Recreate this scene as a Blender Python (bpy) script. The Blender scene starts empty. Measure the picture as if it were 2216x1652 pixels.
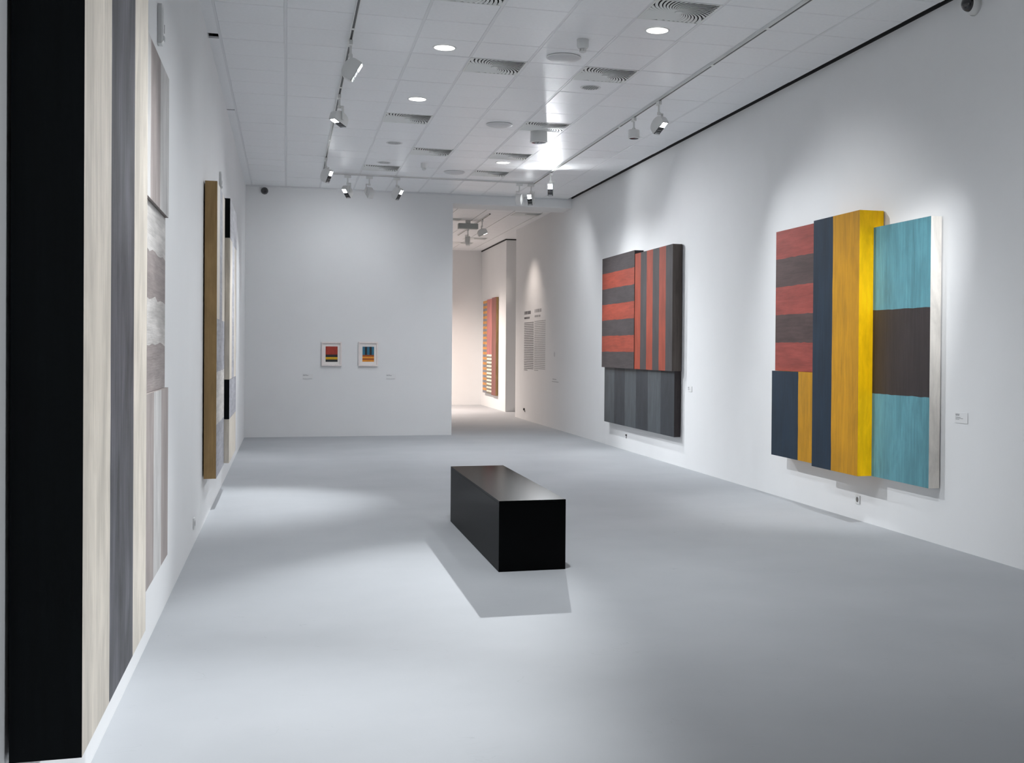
import bpy, bmesh, math, random
from mathutils import Matrix, Vector

# ------------------------------------------------------------------ camera
F_PX, W_PX = 2466.65, 2216.0
CAM_H = 1.6364
RIGHT = Vector((0.96174, -0.27386, 0.00779))
DOWN = Vector((0.00529, -0.00989, -0.99994))
FWD = Vector((0.27391, 0.96172, -0.00807))
scene = bpy.context.scene
C = scene.collection
cam_data = bpy.data.cameras.new('camera')
cam = bpy.data.objects.new('camera', cam_data)
C.objects.link(cam)
m = Matrix.Identity(4)
for i in range(3):
    m[i][0] = RIGHT[i]; m[i][1] = -DOWN[i]; m[i][2] = -FWD[i]
m.translation = Vector((0, 0, CAM_H))
cam.matrix_world = m
cam_data.sensor_fit = 'HORIZONTAL'
cam_data.sensor_width = 36.0
cam_data.lens = F_PX / W_PX * 36.0
cam_data.shift_x = -214.47 / W_PX
cam_data.shift_y = -47.17 / W_PX
cam_data.clip_start = 0.05
cam_data.clip_end = 200
scene.camera = cam

# ------------------------------------------------------------------ world, exposure
w = bpy.data.worlds.new('world')
scene.world = w
w.use_nodes = True
w.node_tree.nodes['Background'].inputs[0].default_value = (0.05, 0.055, 0.06, 1)
w.node_tree.nodes['Background'].inputs[1].default_value = 0.2
vs = scene.view_settings
vs.view_transform = 'Standard'
vs.look = 'None'
vs.gamma = 1.0
vs.use_curve_mapping = False
vs.exposure = 0.1
COOL = (0.93, 0.965, 1.0)
WARM = (1.0, 0.86, 0.77)
# gallery dimensions (metres)
XL, XR, YB, ZC = -0.731, 5.367, 21.763, 4.596      # left wall, right wall, far wall, ceiling
X0, Y0, T = -0.0255, 10.328, 0.6                   # ceiling grid origin, tile module
YF = -4.6                                          # wall behind the camera
TRACK_L, TRACK_R, TRACK_B = 0.572, 4.19, 19.78
# track spotlights: (x, y, target, watts, cone degrees, blend, label)   watts 0 = switched off
SPOTS = [
    (TRACK_L, 11.15, (5.25, 10.4, 1.5), 485, 60, 1.0, 'white spotlight seen from its side on the left track, nearest the top edge'),
    (TRACK_L, 13.55, (-0.35, 12.7, 0.9), 541, 50, 0.9, 'spotlight with open dark lit face halfway along the left track'),
    (TRACK_L, 18.1, (5.3, 14.4, 1.6), 767, 56, 1.0, 'small white spotlight at the far end of the left track'),
    (0.98, TRACK_B, (-0.7, 17.6, 1.4), 221, 60, 1.0, 'leftmost spotlight on the far cross track, turned to the left wall'),
    (1.34, TRACK_B, (0.7, 21.7, 1.7), 58, 150, 1.0, 'rounded spotlight on the cross track with its back to the room'),
    (1.80, TRACK_B, (5.25, 17.0, 1.5), 760, 54, 1.0, 'lit spotlight on the cross track above the pair of framed prints'),
    (3.93, TRACK_B, (5.36, 22.4, 1.0), 76, 120, 1.0, 'spotlight turned away on the cross track left of the glaring lamp'),
    (4.14, TRACK_B, (-0.6, 12.6, 1.6), 586, 38, 1.0, 'small lit spotlight hanging just below the glaring lamp'),
    (TRACK_R, 18.45, (0.15, 6.05, 0.0), 5600, 16, 0.85, 'glaring bright spotlight at the far end of the right track'),
    (TRACK_R, 13.75, (4.19, 13.74, 0), 0, 50, 0.9, 'unlit drum-like spotlight pointing down from the right track'),
    (TRACK_R, 12.75, (5.2, 10.6, 1.2), 75, 74, 1.0, 'lit white spotlight on the right track above the yellow and teal painting'),
    (TRACK_R, 6.7, (5.15, 9.95, 1.2), 470, 40, 1.0, 'spotlight on the right track above the frame, turned to the yellow panel'),
    (TRACK_L, 6.4, (-0.35, 4.9, 0.9), 544, 60, 1.0, 'spotlight on the left track above the frame, facing the black-edged painting'),
    (TRACK_R, 6.5, (-0.6, 11.2, 1.9), 190, 44, 1.0, 'added unseen spotlight on the right track above the frame, facing the brown-edged painting'),  # unseen lamp added to light the brown canvas side
    (TRACK_R, 5.2, (-0.5, 4.3, 1.9), 600, 42, 1.0, 'added unseen spotlight on the right track above the frame, facing the black-edged painting'),  # extra lamp out of view, added to brighten the cream stripes
    (TRACK_L, 4.4, (5.3, 5.0, 1.6), 30, 64, 1.0, 'added unseen spotlight on the left track above the frame, facing the bare right wall'),  # added fill lamp, out of view, for the bare wall
    (TRACK_R, 1.0, (-0.6, 0.6, 1.8), 800, 80, 1.0, 'added unseen spotlight on the right track behind the viewer'),  # added lamp behind the camera, lifts the general light
    (TRACK_L, 7.2, (5.3, 8.0, 1.5), 30, 60, 1.0, 'added unseen spotlight on the left track above the frame, facing the small white caption'),  # out-of-view lamp added to wash the wall by the caption
]
KEY_SPILL_W = 80
DOWNLIGHT_W = {(2, 1): 50, (5, -1): 50, (2, 5): 102, (5, 12): 520, (2, -5): 380, (5, -7): 50}

# ------------------------------------------------------------------ helpers
random.seed(7)
MATS = {}


def mat(name, col, rough=0.5, metal=0.0, noise=0.0, nscale=(8, 8, 8), bump=0.0, bscale=None, spec=0.5, coat=0.0):
    """Principled material with optional procedural colour variation and fine relief."""
    if name in MATS:
        return MATS[name]
    M = bpy.data.materials.new(name)
    M.use_nodes = True
    nt = M.node_tree
    b = nt.nodes['Principled BSDF']
    b.inputs['Base Color'].default_value = (*col, 1)
    b.inputs['Roughness'].default_value = rough
    b.inputs['Metallic'].default_value = metal
    b.inputs['Specular IOR Level'].default_value = spec
    if coat:
        b.inputs['Coat Weight'].default_value = coat
    if noise or bump:
        tc = nt.nodes.new('ShaderNodeTexCoord')
        mp = nt.nodes.new('ShaderNodeMapping')
        mp.inputs['Scale'].default_value = nscale
        nz = nt.nodes.new('ShaderNodeTexNoise')
        nz.inputs['Scale'].default_value = 1.0
        nz.inputs['Detail'].default_value = 5
        nz.inputs['Roughness'].default_value = 0.6
        nt.links.new(tc.outputs['Object'], mp.inputs['Vector'])
        nt.links.new(mp.outputs['Vector'], nz.inputs['Vector'])
        if noise:
            rp = nt.nodes.new('ShaderNodeValToRGB')
            lo = [max(0, c * (1 - noise)) for c in col]
            hi = [min(1, c * (1 + noise)) for c in col]
            rp.color_ramp.elements[0].position = 0.32
            rp.color_ramp.elements[1].position = 0.68
            rp.color_ramp.elements[0].color = (*lo, 1)
            rp.color_ramp.elements[1].color = (*hi, 1)
            nt.links.new(nz.outputs['Fac'], rp.inputs['Fac'])
            nt.links.new(rp.outputs['Color'], b.inputs['Base Color'])
        if bump:
            src = nz
            if bscale:
                mp2 = nt.nodes.new('ShaderNodeMapping')
                mp2.inputs['Scale'].default_value = bscale
                src = nt.nodes.new('ShaderNodeTexNoise')
                src.inputs['Scale'].default_value = 1.0
                src.inputs['Detail'].default_value = 3
                nt.links.new(tc.outputs['Object'], mp2.inputs['Vector'])
                nt.links.new(mp2.outputs['Vector'], src.inputs['Vector'])
            bp = nt.nodes.new('ShaderNodeBump')
            bp.inputs['Strength'].default_value = bump
            bp.inputs['Distance'].default_value = 0.004
            nt.links.new(src.outputs['Fac'], bp.inputs['Height'])
            nt.links.new(bp.outputs['Normal'], b.inputs['Normal'])
    MATS[name] = M
    return M


def emit(name, col, strength):
    if name in MATS:
        return MATS[name]
    M = bpy.data.materials.new(name)
    M.use_nodes = True
    b = M.node_tree.nodes['Principled BSDF']
    b.inputs['Base Color'].default_value = (0.8, 0.8, 0.8, 1)
    b.inputs['Emission Color'].default_value = (*col, 1)
    b.inputs['Emission Strength'].default_value = strength * 0.5
    MATS[name] = M
    return M


def srgb(r, g, b, k=1.0):
    def f(c):
        c /= 255
        return min(1, k * (c / 12.92 if c <= 0.04045 else ((c + 0.055) / 1.055) ** 2.4))
    return (f(r), f(g), f(b))


def box(bm, x0, x1, y0, y1, z0, z1, mi=0):
    v = [bm.verts.new(p) for p in ((x0, y0, z0), (x1, y0, z0), (x1, y1, z0), (x0, y1, z0),
                                   (x0, y0, z1), (x1, y0, z1), (x1, y1, z1), (x0, y1, z1))]
    for f in ((0, 3, 2, 1), (4, 5, 6, 7), (0, 1, 5, 4), (1, 2, 6, 5), (2, 3, 7, 6), (3, 0, 4, 7)):
        bm.faces.new([v[i] for i in f]).material_index = mi
    return v


def lathe(bm, prof, n=24, cap0=False, cap1=False, mi=0, axis='Z', off=(0, 0, 0)):
    """Revolve (r, h) profile."""
    rings = []
    for r, h in prof:
        ring = []
        for k in range(n):
            a = 2 * math.pi * k / n
            p = (r * math.cos(a), r * math.sin(a), h)
            if axis == 'X':
                p = (h, r * math.cos(a), r * math.sin(a))
            elif axis == 'Y':
                p = (r * math.cos(a), h, r * math.sin(a))
            ring.append(bm.verts.new([p[i] + off[i] for i in range(3)]))
        rings.append(ring)
    for a, b in zip(rings, rings[1:]):
        for k in range(n):
            bm.faces.new((a[k], a[(k + 1) % n], b[(k + 1) % n], b[k])).material_index = mi
    if cap0:
        bm.faces.new(rings[0]).material_index = mi
    if cap1:
        bm.faces.new(rings[-1]).material_index = mi


def mesh_of(name, bm, mats, smooth=False, bevel=0.0):
    if bevel:
        bmesh.ops.bevel(bm, geom=list(bm.edges), offset=bevel, segments=2, affect='EDGES', profile=0.5)
    bmesh.ops.recalc_face_normals(bm, faces=bm.faces)
    me = bpy.data.meshes.new(name)
    bm.to_mesh(me)
    bm.free()
    for M in (mats if isinstance(mats, (list, tuple)) else [mats]):
        me.materials.append(M)
    if smooth:
        for p in me.polygons:
            p.use_smooth = True
        try:
            me.set_sharp_from_angle(angle=math.radians(35))
        except Exception:
            pass
    return me


def obj(name, me, parent=None, loc=(0, 0, 0), rot=None):
    o = bpy.data.objects.new(name, me)
    C.objects.link(o)
    o.location = loc
    if rot:
        o.rotation_euler = rot
    if parent:
        o.parent = parent
    return o


def thing(name, loc, label, cat, group=None, rotz=0.0):
    o = bpy.data.objects.new(name, None)
    o.empty_display_size = 0.1
    C.objects.link(o)
    o.location = loc
    o.rotation_euler = (0, 0, rotz)
    return tag(o, label, cat, group)


def tag(o, label, cat, group=None):
    o['label'] = label
    o['category'] = cat
    if group:
        o['group'] = group
    return o


def struct(o, label=None):
    o['kind'] = 'structure'
    if label:
        o['label'] = label
    return o


def bx(name, parent, dims, M, bevel=0.0, loc=(0, 0, 0)):
    """Box part given in the parent's local space."""
    bm = bmesh.new()
    box(bm, *dims)
    return obj(name, mesh_of(name, bm, M, bevel=bevel), parent, loc)


# ------------------------------------------------------------------ surface materials
WALL = mat('white_wall_paint', (0.82, 0.825, 0.83), 0.75, noise=0.012, nscale=(1.2, 1.2, 1.2), bump=0.05, bscale=(90, 90, 90), spec=0.25)
TILE = mat('ceiling_tile_metal', (0.89, 0.90, 0.915), 0.42, noise=0.02, nscale=(30, 30, 30), bump=0.03, bscale=(60, 60, 60), spec=0.5)
TBAR = mat('ceiling_bar_grey', (0.80, 0.81, 0.825), 0.45)
VOID = mat('dark_void', (0.03, 0.031, 0.033), 0.9)
PLASTIC = mat('white_plastic', (0.74, 0.745, 0.74), 0.4)
LAMPW = mat('lamp_housing_white', (0.80, 0.805, 0.79), 0.4)
BLACK = mat('black_plastic', (0.012, 0.012, 0.014), 0.35)
DARKG = mat('dark_glass', (0.02, 0.02, 0.023), 0.08, spec=0.8)
STEEL = mat('louvre_steel', (0.55, 0.56, 0.56), 0.25, metal=0.9)
VANE = mat('vent_vane_paint', (0.80, 0.815, 0.80), 0.45)


def floor_material():
    M = bpy.data.materials.new('grey_resin_floor')
    M.use_nodes = True
    nt = M.node_tree
    b = nt.nodes['Principled BSDF']
    tc = nt.nodes.new('ShaderNodeTexCoord')
    n1 = nt.nodes.new('ShaderNodeTexNoise')
    n1.inputs['Scale'].default_value = 0.9
    n1.inputs['Detail'].default_value = 6
    n1.inputs['Roughness'].default_value = 0.55
    r1 = nt.nodes.new('ShaderNodeValToRGB')
    r1.color_ramp.elements[0].position = 0.35
    r1.color_ramp.elements[1].position = 0.68
    r1.color_ramp.elements[0].color = (0.415, 0.43, 0.45, 1)
    r1.color_ramp.elements[1].color = (0.45, 0.465, 0.485, 1)
    nt.links.new(tc.outputs['Object'], n1.inputs['Vector'])
    nt.links.new(n1.outputs['Fac'], r1.inputs['Fac'])
    # scuffs: thin wavy scratches in scattered spots
    mp = nt.nodes.new('ShaderNodeMapping')
    mp.inputs['Scale'].default_value = (1.0, 2.4, 1.0)
    mp.inputs['Rotation'].default_value = (0, 0, 0.5)
    n2 = nt.nodes.new('ShaderNodeTexNoise')
    n2.inputs['Scale'].default_value = 2.3
    n2.inputs['Detail'].default_value = 2
    n2.inputs['Distortion'].default_value = 1.6
    nt.links.new(tc.outputs['Object'], mp.inputs['Vector'])
    nt.links.new(mp.outputs['Vector'], n2.inputs['Vector'])
    line = nt.nodes.new('ShaderNodeValToRGB')
    e = line.color_ramp.elements
    e[0].position = 0.497; e[0].color = (0, 0, 0, 1)
    e[1].position = 0.5; e[1].color = (1, 1, 1, 1)
    e2 = e.new(0.503); e2.color = (0, 0, 0, 1)
    nt.links.new(n2.outputs['Fac'], line.inputs['Fac'])
    n3 = nt.nodes.new('ShaderNodeTexNoise')
    n3.inputs['Scale'].default_value = 3.1
    nt.links.new(tc.outputs['Object'], n3.inputs['Vector'])
    msk = nt.nodes.new('ShaderNodeValToRGB')
    msk.color_ramp.elements[0].position = 0.60
    msk.color_ramp.elements[1].position = 0.66
    nt.links.new(n3.outputs['Fac'], msk.inputs['Fac'])
    mul = nt.nodes.new('ShaderNodeMath'); mul.operation = 'MULTIPLY'
    nt.links.new(line.outputs['Color'], mul.inputs[0])
    nt.links.new(msk.outputs['Color'], mul.inputs[1])
    mul2 = nt.nodes.new('ShaderNodeMath'); mul2.operation = 'MULTIPLY'
    mul2.inputs[1].default_value = 0.35
    nt.links.new(mul.outputs[0], mul2.inputs[0])
    mx = nt.nodes.new('ShaderNodeMix'); mx.data_type = 'RGBA'
    nt.links.new(mul2.outputs[0], mx.inputs['Factor'])
    nt.links.new(r1.outputs['Color'], mx.inputs['A'])
    mx.inputs['B'].default_value = (0.2, 0.2, 0.21, 1)
    nt.links.new(mx.outputs['Result'], b.inputs['Base Color'])
    b.inputs['Roughness'].default_value = 0.7
    b.inputs['Specular IOR Level'].default_value = 0.06
    return M


FLOOR = floor_material()

# ------------------------------------------------------------------ room shell
YE = 33.5           # end wall of the next room
XE = 5.545          # its right-hand wall
ZC2 = 4.55          # its ceiling
XO = 3.037          # edge of the opening
ZH = 4.42           # underside of the header


def wallbox(name, dims, label):
    bm = bmesh.new()
    box(bm, *dims)
    return struct(obj(name, mesh_of(name, bm, WALL)), label)


bm = bmesh.new()
box(bm, -3.2, 7.6, YF - 0.2, YE + 0.2, -0.15, 0.0)
floor = struct(obj('floor', mesh_of('floor', bm, FLOOR)), 'pale grey seamless resin floor with faint scuffs')
wallbox('wall_left', (XL - 0.2, XL, YF, YB, 0, 4.85), 'long white wall on the left carrying two large paintings')
wallbox('wall_right', (XR, XR + 0.2, YF, 27.35, 0, 4.85), 'long white wall on the right carrying two large paintings')
wallbox('wall_back', (XL - 0.2, XO, YB, YB + 0.35, 0, 4.85), 'white end wall with two small framed prints')
wallbox('wall_front', (XL, XR, YF - 0.2, YF, 0, 4.85), 'white wall closing the room behind the viewer')
wallbox('wall_header', (XO, XR, YB, YB + 0.75, ZH, 4.85), 'shallow white header over the opening to the next room')
wallbox('wall_next_end', (-3.2, XE, YE, YE + 0.2, 0, 4.75), 'white end wall of the next room')
wallbox('wall_next_right', (XE, 7.6, 29.6, YE + 0.2, 0, 4.75), 'white wall block of the next room with the striped painting')
wallbox('wall_next_left', (-3.2, -3.0, YB + 0.35, YE, 0, 4.75), 'white left wall of the next room')
wallbox('wall_next_front', (-3.2, XL - 0.2, YB + 0.15, YB + 0.35, 0, 4.75), 'white wall of the next room behind the end wall')
wallbox('wall_next_recess', (7.4, 7.6, 27.35, 29.6, 0, 4.75), 'white wall at the end of the side recess')
wallbox('wall_next_recess_side', (XR + 0.2, 7.6, 27.15, 27.35, 0, 4.75), 'white side wall of the recess')

# ceiling slab above the tiles (dark void), then every tile as a part
bm = bmesh.new()
box(bm, XL - 0.1, XR + 0.1, YF, YB + 0.1, 4.78, 4.86)
ceiling = struct(obj('ceiling', mesh_of('ceiling', bm, VOID)), 'suspended ceiling of white metal tiles')
GAP_R = XR - 0.075
JMIN, JMAX = -8, 18


def tile_mesh(wx, wy, h=0.022):
    bm = bmesh.new()
    c = 0.005
    lo = [(c, c), (wx - c, c), (wx - c, wy - c), (c, wy - c)]
    hi = [(0, 0), (wx, 0), (wx, wy), (0, wy)]
    a = [bm.verts.new((x, y, 0)) for x, y in lo]
    b_ = [bm.verts.new((x, y, c)) for x, y in hi]
    t = [bm.verts.new((x, y, h)) for x, y in hi]
    bm.faces.new(a[::-1])
    bm.faces.new(t)
    for k in range(4):
        q = (k + 1) % 4
        bm.faces.new((a[k], a[q], b_[q], b_[k]))
        bm.faces.new((b_[k], b_[q], t[q], t[k]))
    return mesh_of('ceiling_tile', bm, TILE)


BAR = 0.022
VENTS = {(2, -2), (5, -2), (3, 2), (5, 2), (2, 7), (5, 7), (3, 11), (5, 11), (2, 14), (5, 14)}
TM = tile_mesh(T - BAR, T - 0.006)
TMR = tile_mesh(GAP_R - (X0 + 8 * T) - BAR / 2, T - 0.006)
jlast = YB - (Y0 + JMAX * T)
for j in range(JMIN, JMAX + 1):
    for i in range(-1, 9):
        if (i, j) in VENTS:
            continue
        o = obj('ceiling_tile', TMR if i == 8 else TM, ceiling, (X0 + i * T + BAR / 2, Y0 + j * T + 0.003, ZC + random.uniform(-0.0012, 0.0012)))
        o.rotation_euler = (random.uniform(-0.003, 0.003), random.uniform(-0.003, 0.003), 0)
for i in range(-1, 9):      # long bars between the tile columns
    bm = bmesh.new()
    x = X0 + i * T
    box(bm, x - BAR / 2, x + BAR / 2, YF, YB, ZC + 0.002, ZC + 0.03)
    obj('ceiling_bar', mesh_of('ceiling_bar', bm, TBAR), ceiling)
for (y0, y1) in ((YF, 11.38), (11.56, 14.93), (14.99, YB)):     # edge strip along the left wall, one piece missing
    bm = bmesh.new()
    box(bm, XL, X0 - T - BAR / 2, y0, y1, ZC, ZC + 0.02)
    obj('edge_strip', mesh_of('edge_strip', bm, TILE), ceiling)
bm = bmesh.new()
box(bm, GAP_R, GAP_R + 0.004, YF, YB, ZC, ZC + 0.05)
obj('edge_strip', mesh_of('edge_strip', bm, VOID), ceiling)
bm = bmesh.new()
box(bm, XR - 0.005, XR - 0.0005, YF, YB, ZC + 0.004, 4.779)  # dark strip on the wall above the tiles, the gap's shade put in as colour
obj('gap_shade_strip', mesh_of('gap_shade_strip', bm, VOID), ceiling)
bm = bmesh.new()
box(bm, XL, XR, YB - 0.022, YB, ZC - 0.022, ZC + 0.02)
obj('edge_strip', mesh_of('edge_strip', bm, TBAR), ceiling)

# next room's ceiling: its tiles are only a few pixels deep, so they are joined into one part
bm = bmesh.new()
box(bm, -3.2, 7.6, YB + 0.35, YE + 0.1, ZC2 + 0.04, ZC2 + 0.2)
ceil2 = struct(obj('ceiling_next', mesh_of('ceiling_next', bm, VOID)), 'tiled ceiling of the next room')
bm = bmesh.new()
for i in range(0, 18):
    for j in range(0, 19):
        x, y = -3.2 + i * T, YB + 0.36 + j * T
        x1, y1 = min(x + T - 0.012, 7.6), min(y + T - 0.008, YE - 0.0)
        if x > XE - 0.7 and y1 > 29.6:
            if y > 29.6 and x > XE: continue
            if y > 29.6: x1 = min(x1, XE - 0.03)
        if x1 - x > 0.05:
            box(bm, x, x1, y, y1, ZC2, ZC2 + 0.02)
gapm = bmesh.new()
box(gapm, XE - 0.02, XE - 0.001, 29.58, YE, ZC2 - 0.03, ZC2 - 0.0005)  # dark strips along the wall top, drawn in place of a shaded gap
box(gapm, XE - 0.02, 7.4, 29.58, 29.599, ZC2 - 0.03, ZC2 - 0.0005)
obj('gap_shade_strip', mesh_of('gap_shade_strip', gapm, VOID), ceil2)
t2 = obj('ceiling_tiles', mesh_of('ceiling_tiles', bm, TILE), ceil2)
t2['kind'] = 'stuff'


# ------------------------------------------------------------------ ceiling vents
def vane_meshes(n=36, half=0.277):
    out = []
    for k in range(n):
        a0 = 2 * math.pi * k / n
        pts = []
        r = 0.028
        while True:
            a = a0 + 1.25 * (r / 0.30) ** 0.75
            x, y = r * math.cos(a), r * math.sin(a)
            mx = max(abs(x), abs(y))
            pts.append((r, a))
            if mx >= half:
                break
            r += 0.022
        # pull last point back to the frame
        lo, hi = pts[-2][0], pts[-1][0]
        for _ in range(12):
            md = (lo + hi) / 2
            a = a0 + 1.25 * (md / 0.30) ** 0.75
            if max(abs(md * math.cos(a)), abs(md * math.sin(a))) >= half: hi = md
            else: lo = md
        pts[-1] = (lo, a0 + 1.25 * (lo / 0.30) ** 0.75)
        bm = bmesh.new()
        rows = []
        P2 = [Vector((r * math.cos(a), r * math.sin(a), 0)) for r, a in pts]
        for q, (r, a) in enumerate(pts):
            d = (P2[min(q + 1, len(P2) - 1)] - P2[max(q - 1, 0)]).normalized()
            nrm = Vector((-d.y, d.x, 0))
            wd = 2 * math.pi * r / n * 0.62 * max(0.45, abs(nrm.dot(Vector((-math.sin(a), math.cos(a), 0))))) + 0.002
            al = math.radians(11)
            e = nrm * (wd / 2 * math.cos(al)) + Vector((0, 0, wd / 2 * math.sin(al)))
            th = Vector((0, 0, 0.0016))
            rows.append([bm.verts.new(P2[q] - e - th), bm.verts.new(P2[q] + e - th), bm.verts.new(P2[q] + e + th), bm.verts.new(P2[q] - e + th)])
        for r0, r1 in zip(rows, rows[1:]):
            for f in range(4):
                bm.faces.new((r0[f], r0[(f + 1) % 4], r1[(f + 1) % 4], r1[f]))
        bm.faces.new(rows[0]); bm.faces.new(rows[-1][::-1])
        out.append(mesh_of('vane', bm, VANE, smooth=True))
    return out


VANES = vane_meshes()
bm = bmesh.new()
for me in VANES:
    bm.from_mesh(me)
VANE_ALL = mesh_of('vanes', bm, VANE, smooth=True)
bm = bmesh.new()
o_, i_ = 0.296, 0.279
for (a, b_, c, d) in ((-o_, o_, -o_, -i_), (-o_, o_, i_, o_), (-o_, -i_, -i_, i_), (i_, o_, -i_, i_)):
    box(bm, a, b_, c, d, -0.003, 0.014)
VENT_FRAME = mesh_of('frame', bm, VANE)
bm = bmesh.new()
box(bm, -0.281, 0.281, -0.281, 0.281, 0.05, 0.06)
VENT_BACK = mesh_of('duct_back', bm, VOID)
bm = bmesh.new()
lathe(bm, [(0.034, 0.006), (0.034, -0.010), (0.026, -0.014)], 20, True, True)
VENT_HUB = mesh_of('hub', bm, VANE, smooth=True)


def vent(x, y, z, label, fine, group):
    t = thing('ceiling_vent', (x, y, z), label, 'vent', group)
    obj('frame', VENT_FRAME, t)
    obj('duct_back', VENT_BACK, t)
    obj('hub', VENT_HUB, t)
    if fine:
        for me in VANES:
            obj('vane', me, t)
    else:
        o = obj('vanes', VANE_ALL, t)
        o['kind'] = 'stuff'
    return t


GV = 'square swirl vents in the gallery ceiling'
vl = {(2, -2): 'swirl vent cut off by the top edge of the picture',
      (5, -2): 'largest whole swirl vent, next to the lit downlight near the top edge',
      (3, 2): 'swirl vent left of the round speaker cover and small detector',
      (5, 2): 'swirl vent right of the round speaker cover, beside an unlit downlight',
      (2, 7): 'swirl vent just beyond the second lit downlight of the left row',
      (5, 7): 'swirl vent beside the hanging round drum on the ceiling',
      (3, 11): 'far swirl vent in the middle of the ceiling, left of the row with the drum',
      (5, 11): 'swirl vent beside the farthest lit downlight',
      (2, 14): 'far left swirl vent above the cross track spotlights',
      (5, 14): 'farthest right swirl vent, next to the cross track'}
for (i, j), lb in vl.items():
    vent(X0 + (i + 0.5) * T, Y0 + (j + 0.5) * T, ZC, lb, j < 8, GV)
for q, (x, y, lb) in enumerate(((3.75, 23.2, 'nearest swirl vent in the next room ceiling, seen through the opening'),
                                (4.95, 24.1, 'swirl vent in the next room ceiling closest to the wall with the text'),
                                (3.45, 25.6, 'swirl vent in the next room half hidden by the end wall edge'),
                                (4.75, 29.8, 'swirl vent in the next room ceiling near the striped painting wall'),
                                (4.6, 31.2, 'farthest swirl vent in the next room ceiling'))):
    vent(x, y, ZC2 - 0.002, lb, False, 'swirl vents in the next room')

# ------------------------------------------------------------------ downlights, speakers, detectors
LIT = emit('downlight_glow', (1.0, 0.97, 0.94), 9.0)
bm = bmesh.new()
lathe(bm, [(0.088, -0.001), (0.112, -0.006), (0.116, -0.002), (0.116, 0.0)], 32)
DL_RING = mesh_of('trim_ring', bm, PLASTIC, smooth=True)
bm = bmesh.new()
lathe(bm, [(0.100, -0.0035), (0.02, -0.0038), (0.0005, -0.004)], 32, False, True)
DL_LENS = mesh_of('lens', bm, LIT)
bm = bmesh.new()
lathe(bm, [(0.098, -0.002), (0.075, -0.0015), (0.0005, -0.001)], 32, False, True)
DL_REFL = mesh_of('reflector', bm, mat('reflector_grey', (0.30, 0.31, 0.31), 0.3, metal=0.6), smooth=True)
bm = bmesh.new()
for k in range(-3, 4):
    hh = math.sqrt(max(0.0, 0.092 ** 2 - (k * 0.026) ** 2))
    box(bm, k * 0.026 - 0.002, k * 0.026 + 0.002, -hh, hh, -0.008, -0.002)
DL_LOUV = mesh_of('louvre', bm, STEEL)


def downlight(i, j, lit, label):
    t = thing('downlight', (X0 + (i + 0.5) * T, Y0 + (j + 0.5) * T, ZC - 0.001), label, 'downlight', 'recessed downlights, lit' if lit else 'recessed downlights, switched off')
    obj('trim_ring', DL_RING, t)
    if lit:
        obj('lens', DL_LENS, t)
        L = bpy.data.lights.new('downlight_beam', 'SPOT')
        L.energy = DOWNLIGHT_W[(i, j)]
        L.color = COOL
        L.spot_size = math.radians(150)
        L.spot_blend = 1.0
        L.shadow_soft_size = 0.09
        lo = bpy.data.objects.new('downlight_beam', L)
        C.objects.link(lo)
        lo.parent = t
        lo.location = (0, 0, -0.03)
    else:
        obj('reflector', DL_REFL, t)
        obj('louvre', DL_LOUV, t)


downlight(2, 1, True, 'lit round downlight nearest the top edge in the left row')
downlight(5, -1, True, 'lit round downlight beside the largest swirl vent')
downlight(2, 5, True, 'second lit round downlight of the left row')
downlight(5, 12, True, 'farthest lit round downlight, by the glaring lamp')
downlight(2, -5, True, 'added unseen lit downlight of the left row just above the frame')  # added out of view to fill the near floor with light
downlight(5, -7, True, 'added unseen lit downlight of the right row just above the frame')  # another downlight added out of view as general fill
downlight(5, 3, False, 'unlit downlight with grey louvre in the right row')
downlight(2, 10, False, 'unlit downlight in the left row beyond two lit ones')
downlight(2, 13, False, 'farthest unlit downlight, beside the far left swirl vent')

bm = bmesh.new()
lathe(bm, [(0.165, 0.0), (0.165, -0.012), (0.15, -0.022), (0.09, -0.034), (0.001, -0.038)], 36, False, True)
SPK = mesh_of('grille', bm, mat('speaker_grille', (0.66, 0.66, 0.665), 0.5, noise=0.06, nscale=(160, 160, 160), bump=0.2), smooth=True)
bm = bmesh.new()
lathe(bm, [(0.172, -0.001), (0.178, -0.008), (0.160, -0.014)], 36)
SPKR = mesh_of('rim', bm, PLASTIC, smooth=True)
for (i, j), lb in {(4, 1): 'round white speaker cover nearest the viewer on the ceiling',
                   (4, 7): 'round grey speaker cover in the middle of the ceiling',
                   (4, 14): 'farthest faint round speaker cover near the cross track'}.items():
    t = thing('ceiling_speaker', (X0 + (i + 0.5) * T, Y0 + (j + 0.5) * T, ZC), lb, 'speaker', 'round ceiling speakers')
    obj('grille', SPK, t)
    obj('rim', SPKR, t)

# hanging round drum
t = thing('ceiling_drum_lamp', (X0 + 5.5 * T, Y0 + 8.05 * T, ZC), 'white round surface lamp hanging like a drum below the vent', 'ceiling lamp')
bm = bmesh.new()
lathe(bm, [(0.115, 0.0), (0.118, -0.13), (0.122, -0.145), (0.12, -0.15), (0.10, -0.152)], 36)
obj('housing', mesh_of('housing', bm, LAMPW, smooth=True), t)
bm = bmesh.new()
lathe(bm, [(0.10, -0.150), (0.06, -0.125), (0.001, -0.12)], 36, False, True)
obj('reflector', mesh_of('reflector', bm, STEEL, smooth=True), t)
bm = bmesh.new()
box(bm, -0.095, 0.095, -0.002, 0.002, -0.151, -0.13)
box(bm, -0.002, 0.002, -0.095, 0.095, -0.151, -0.13)
obj('louvre', mesh_of('louvre', bm, STEEL), t)


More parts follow.
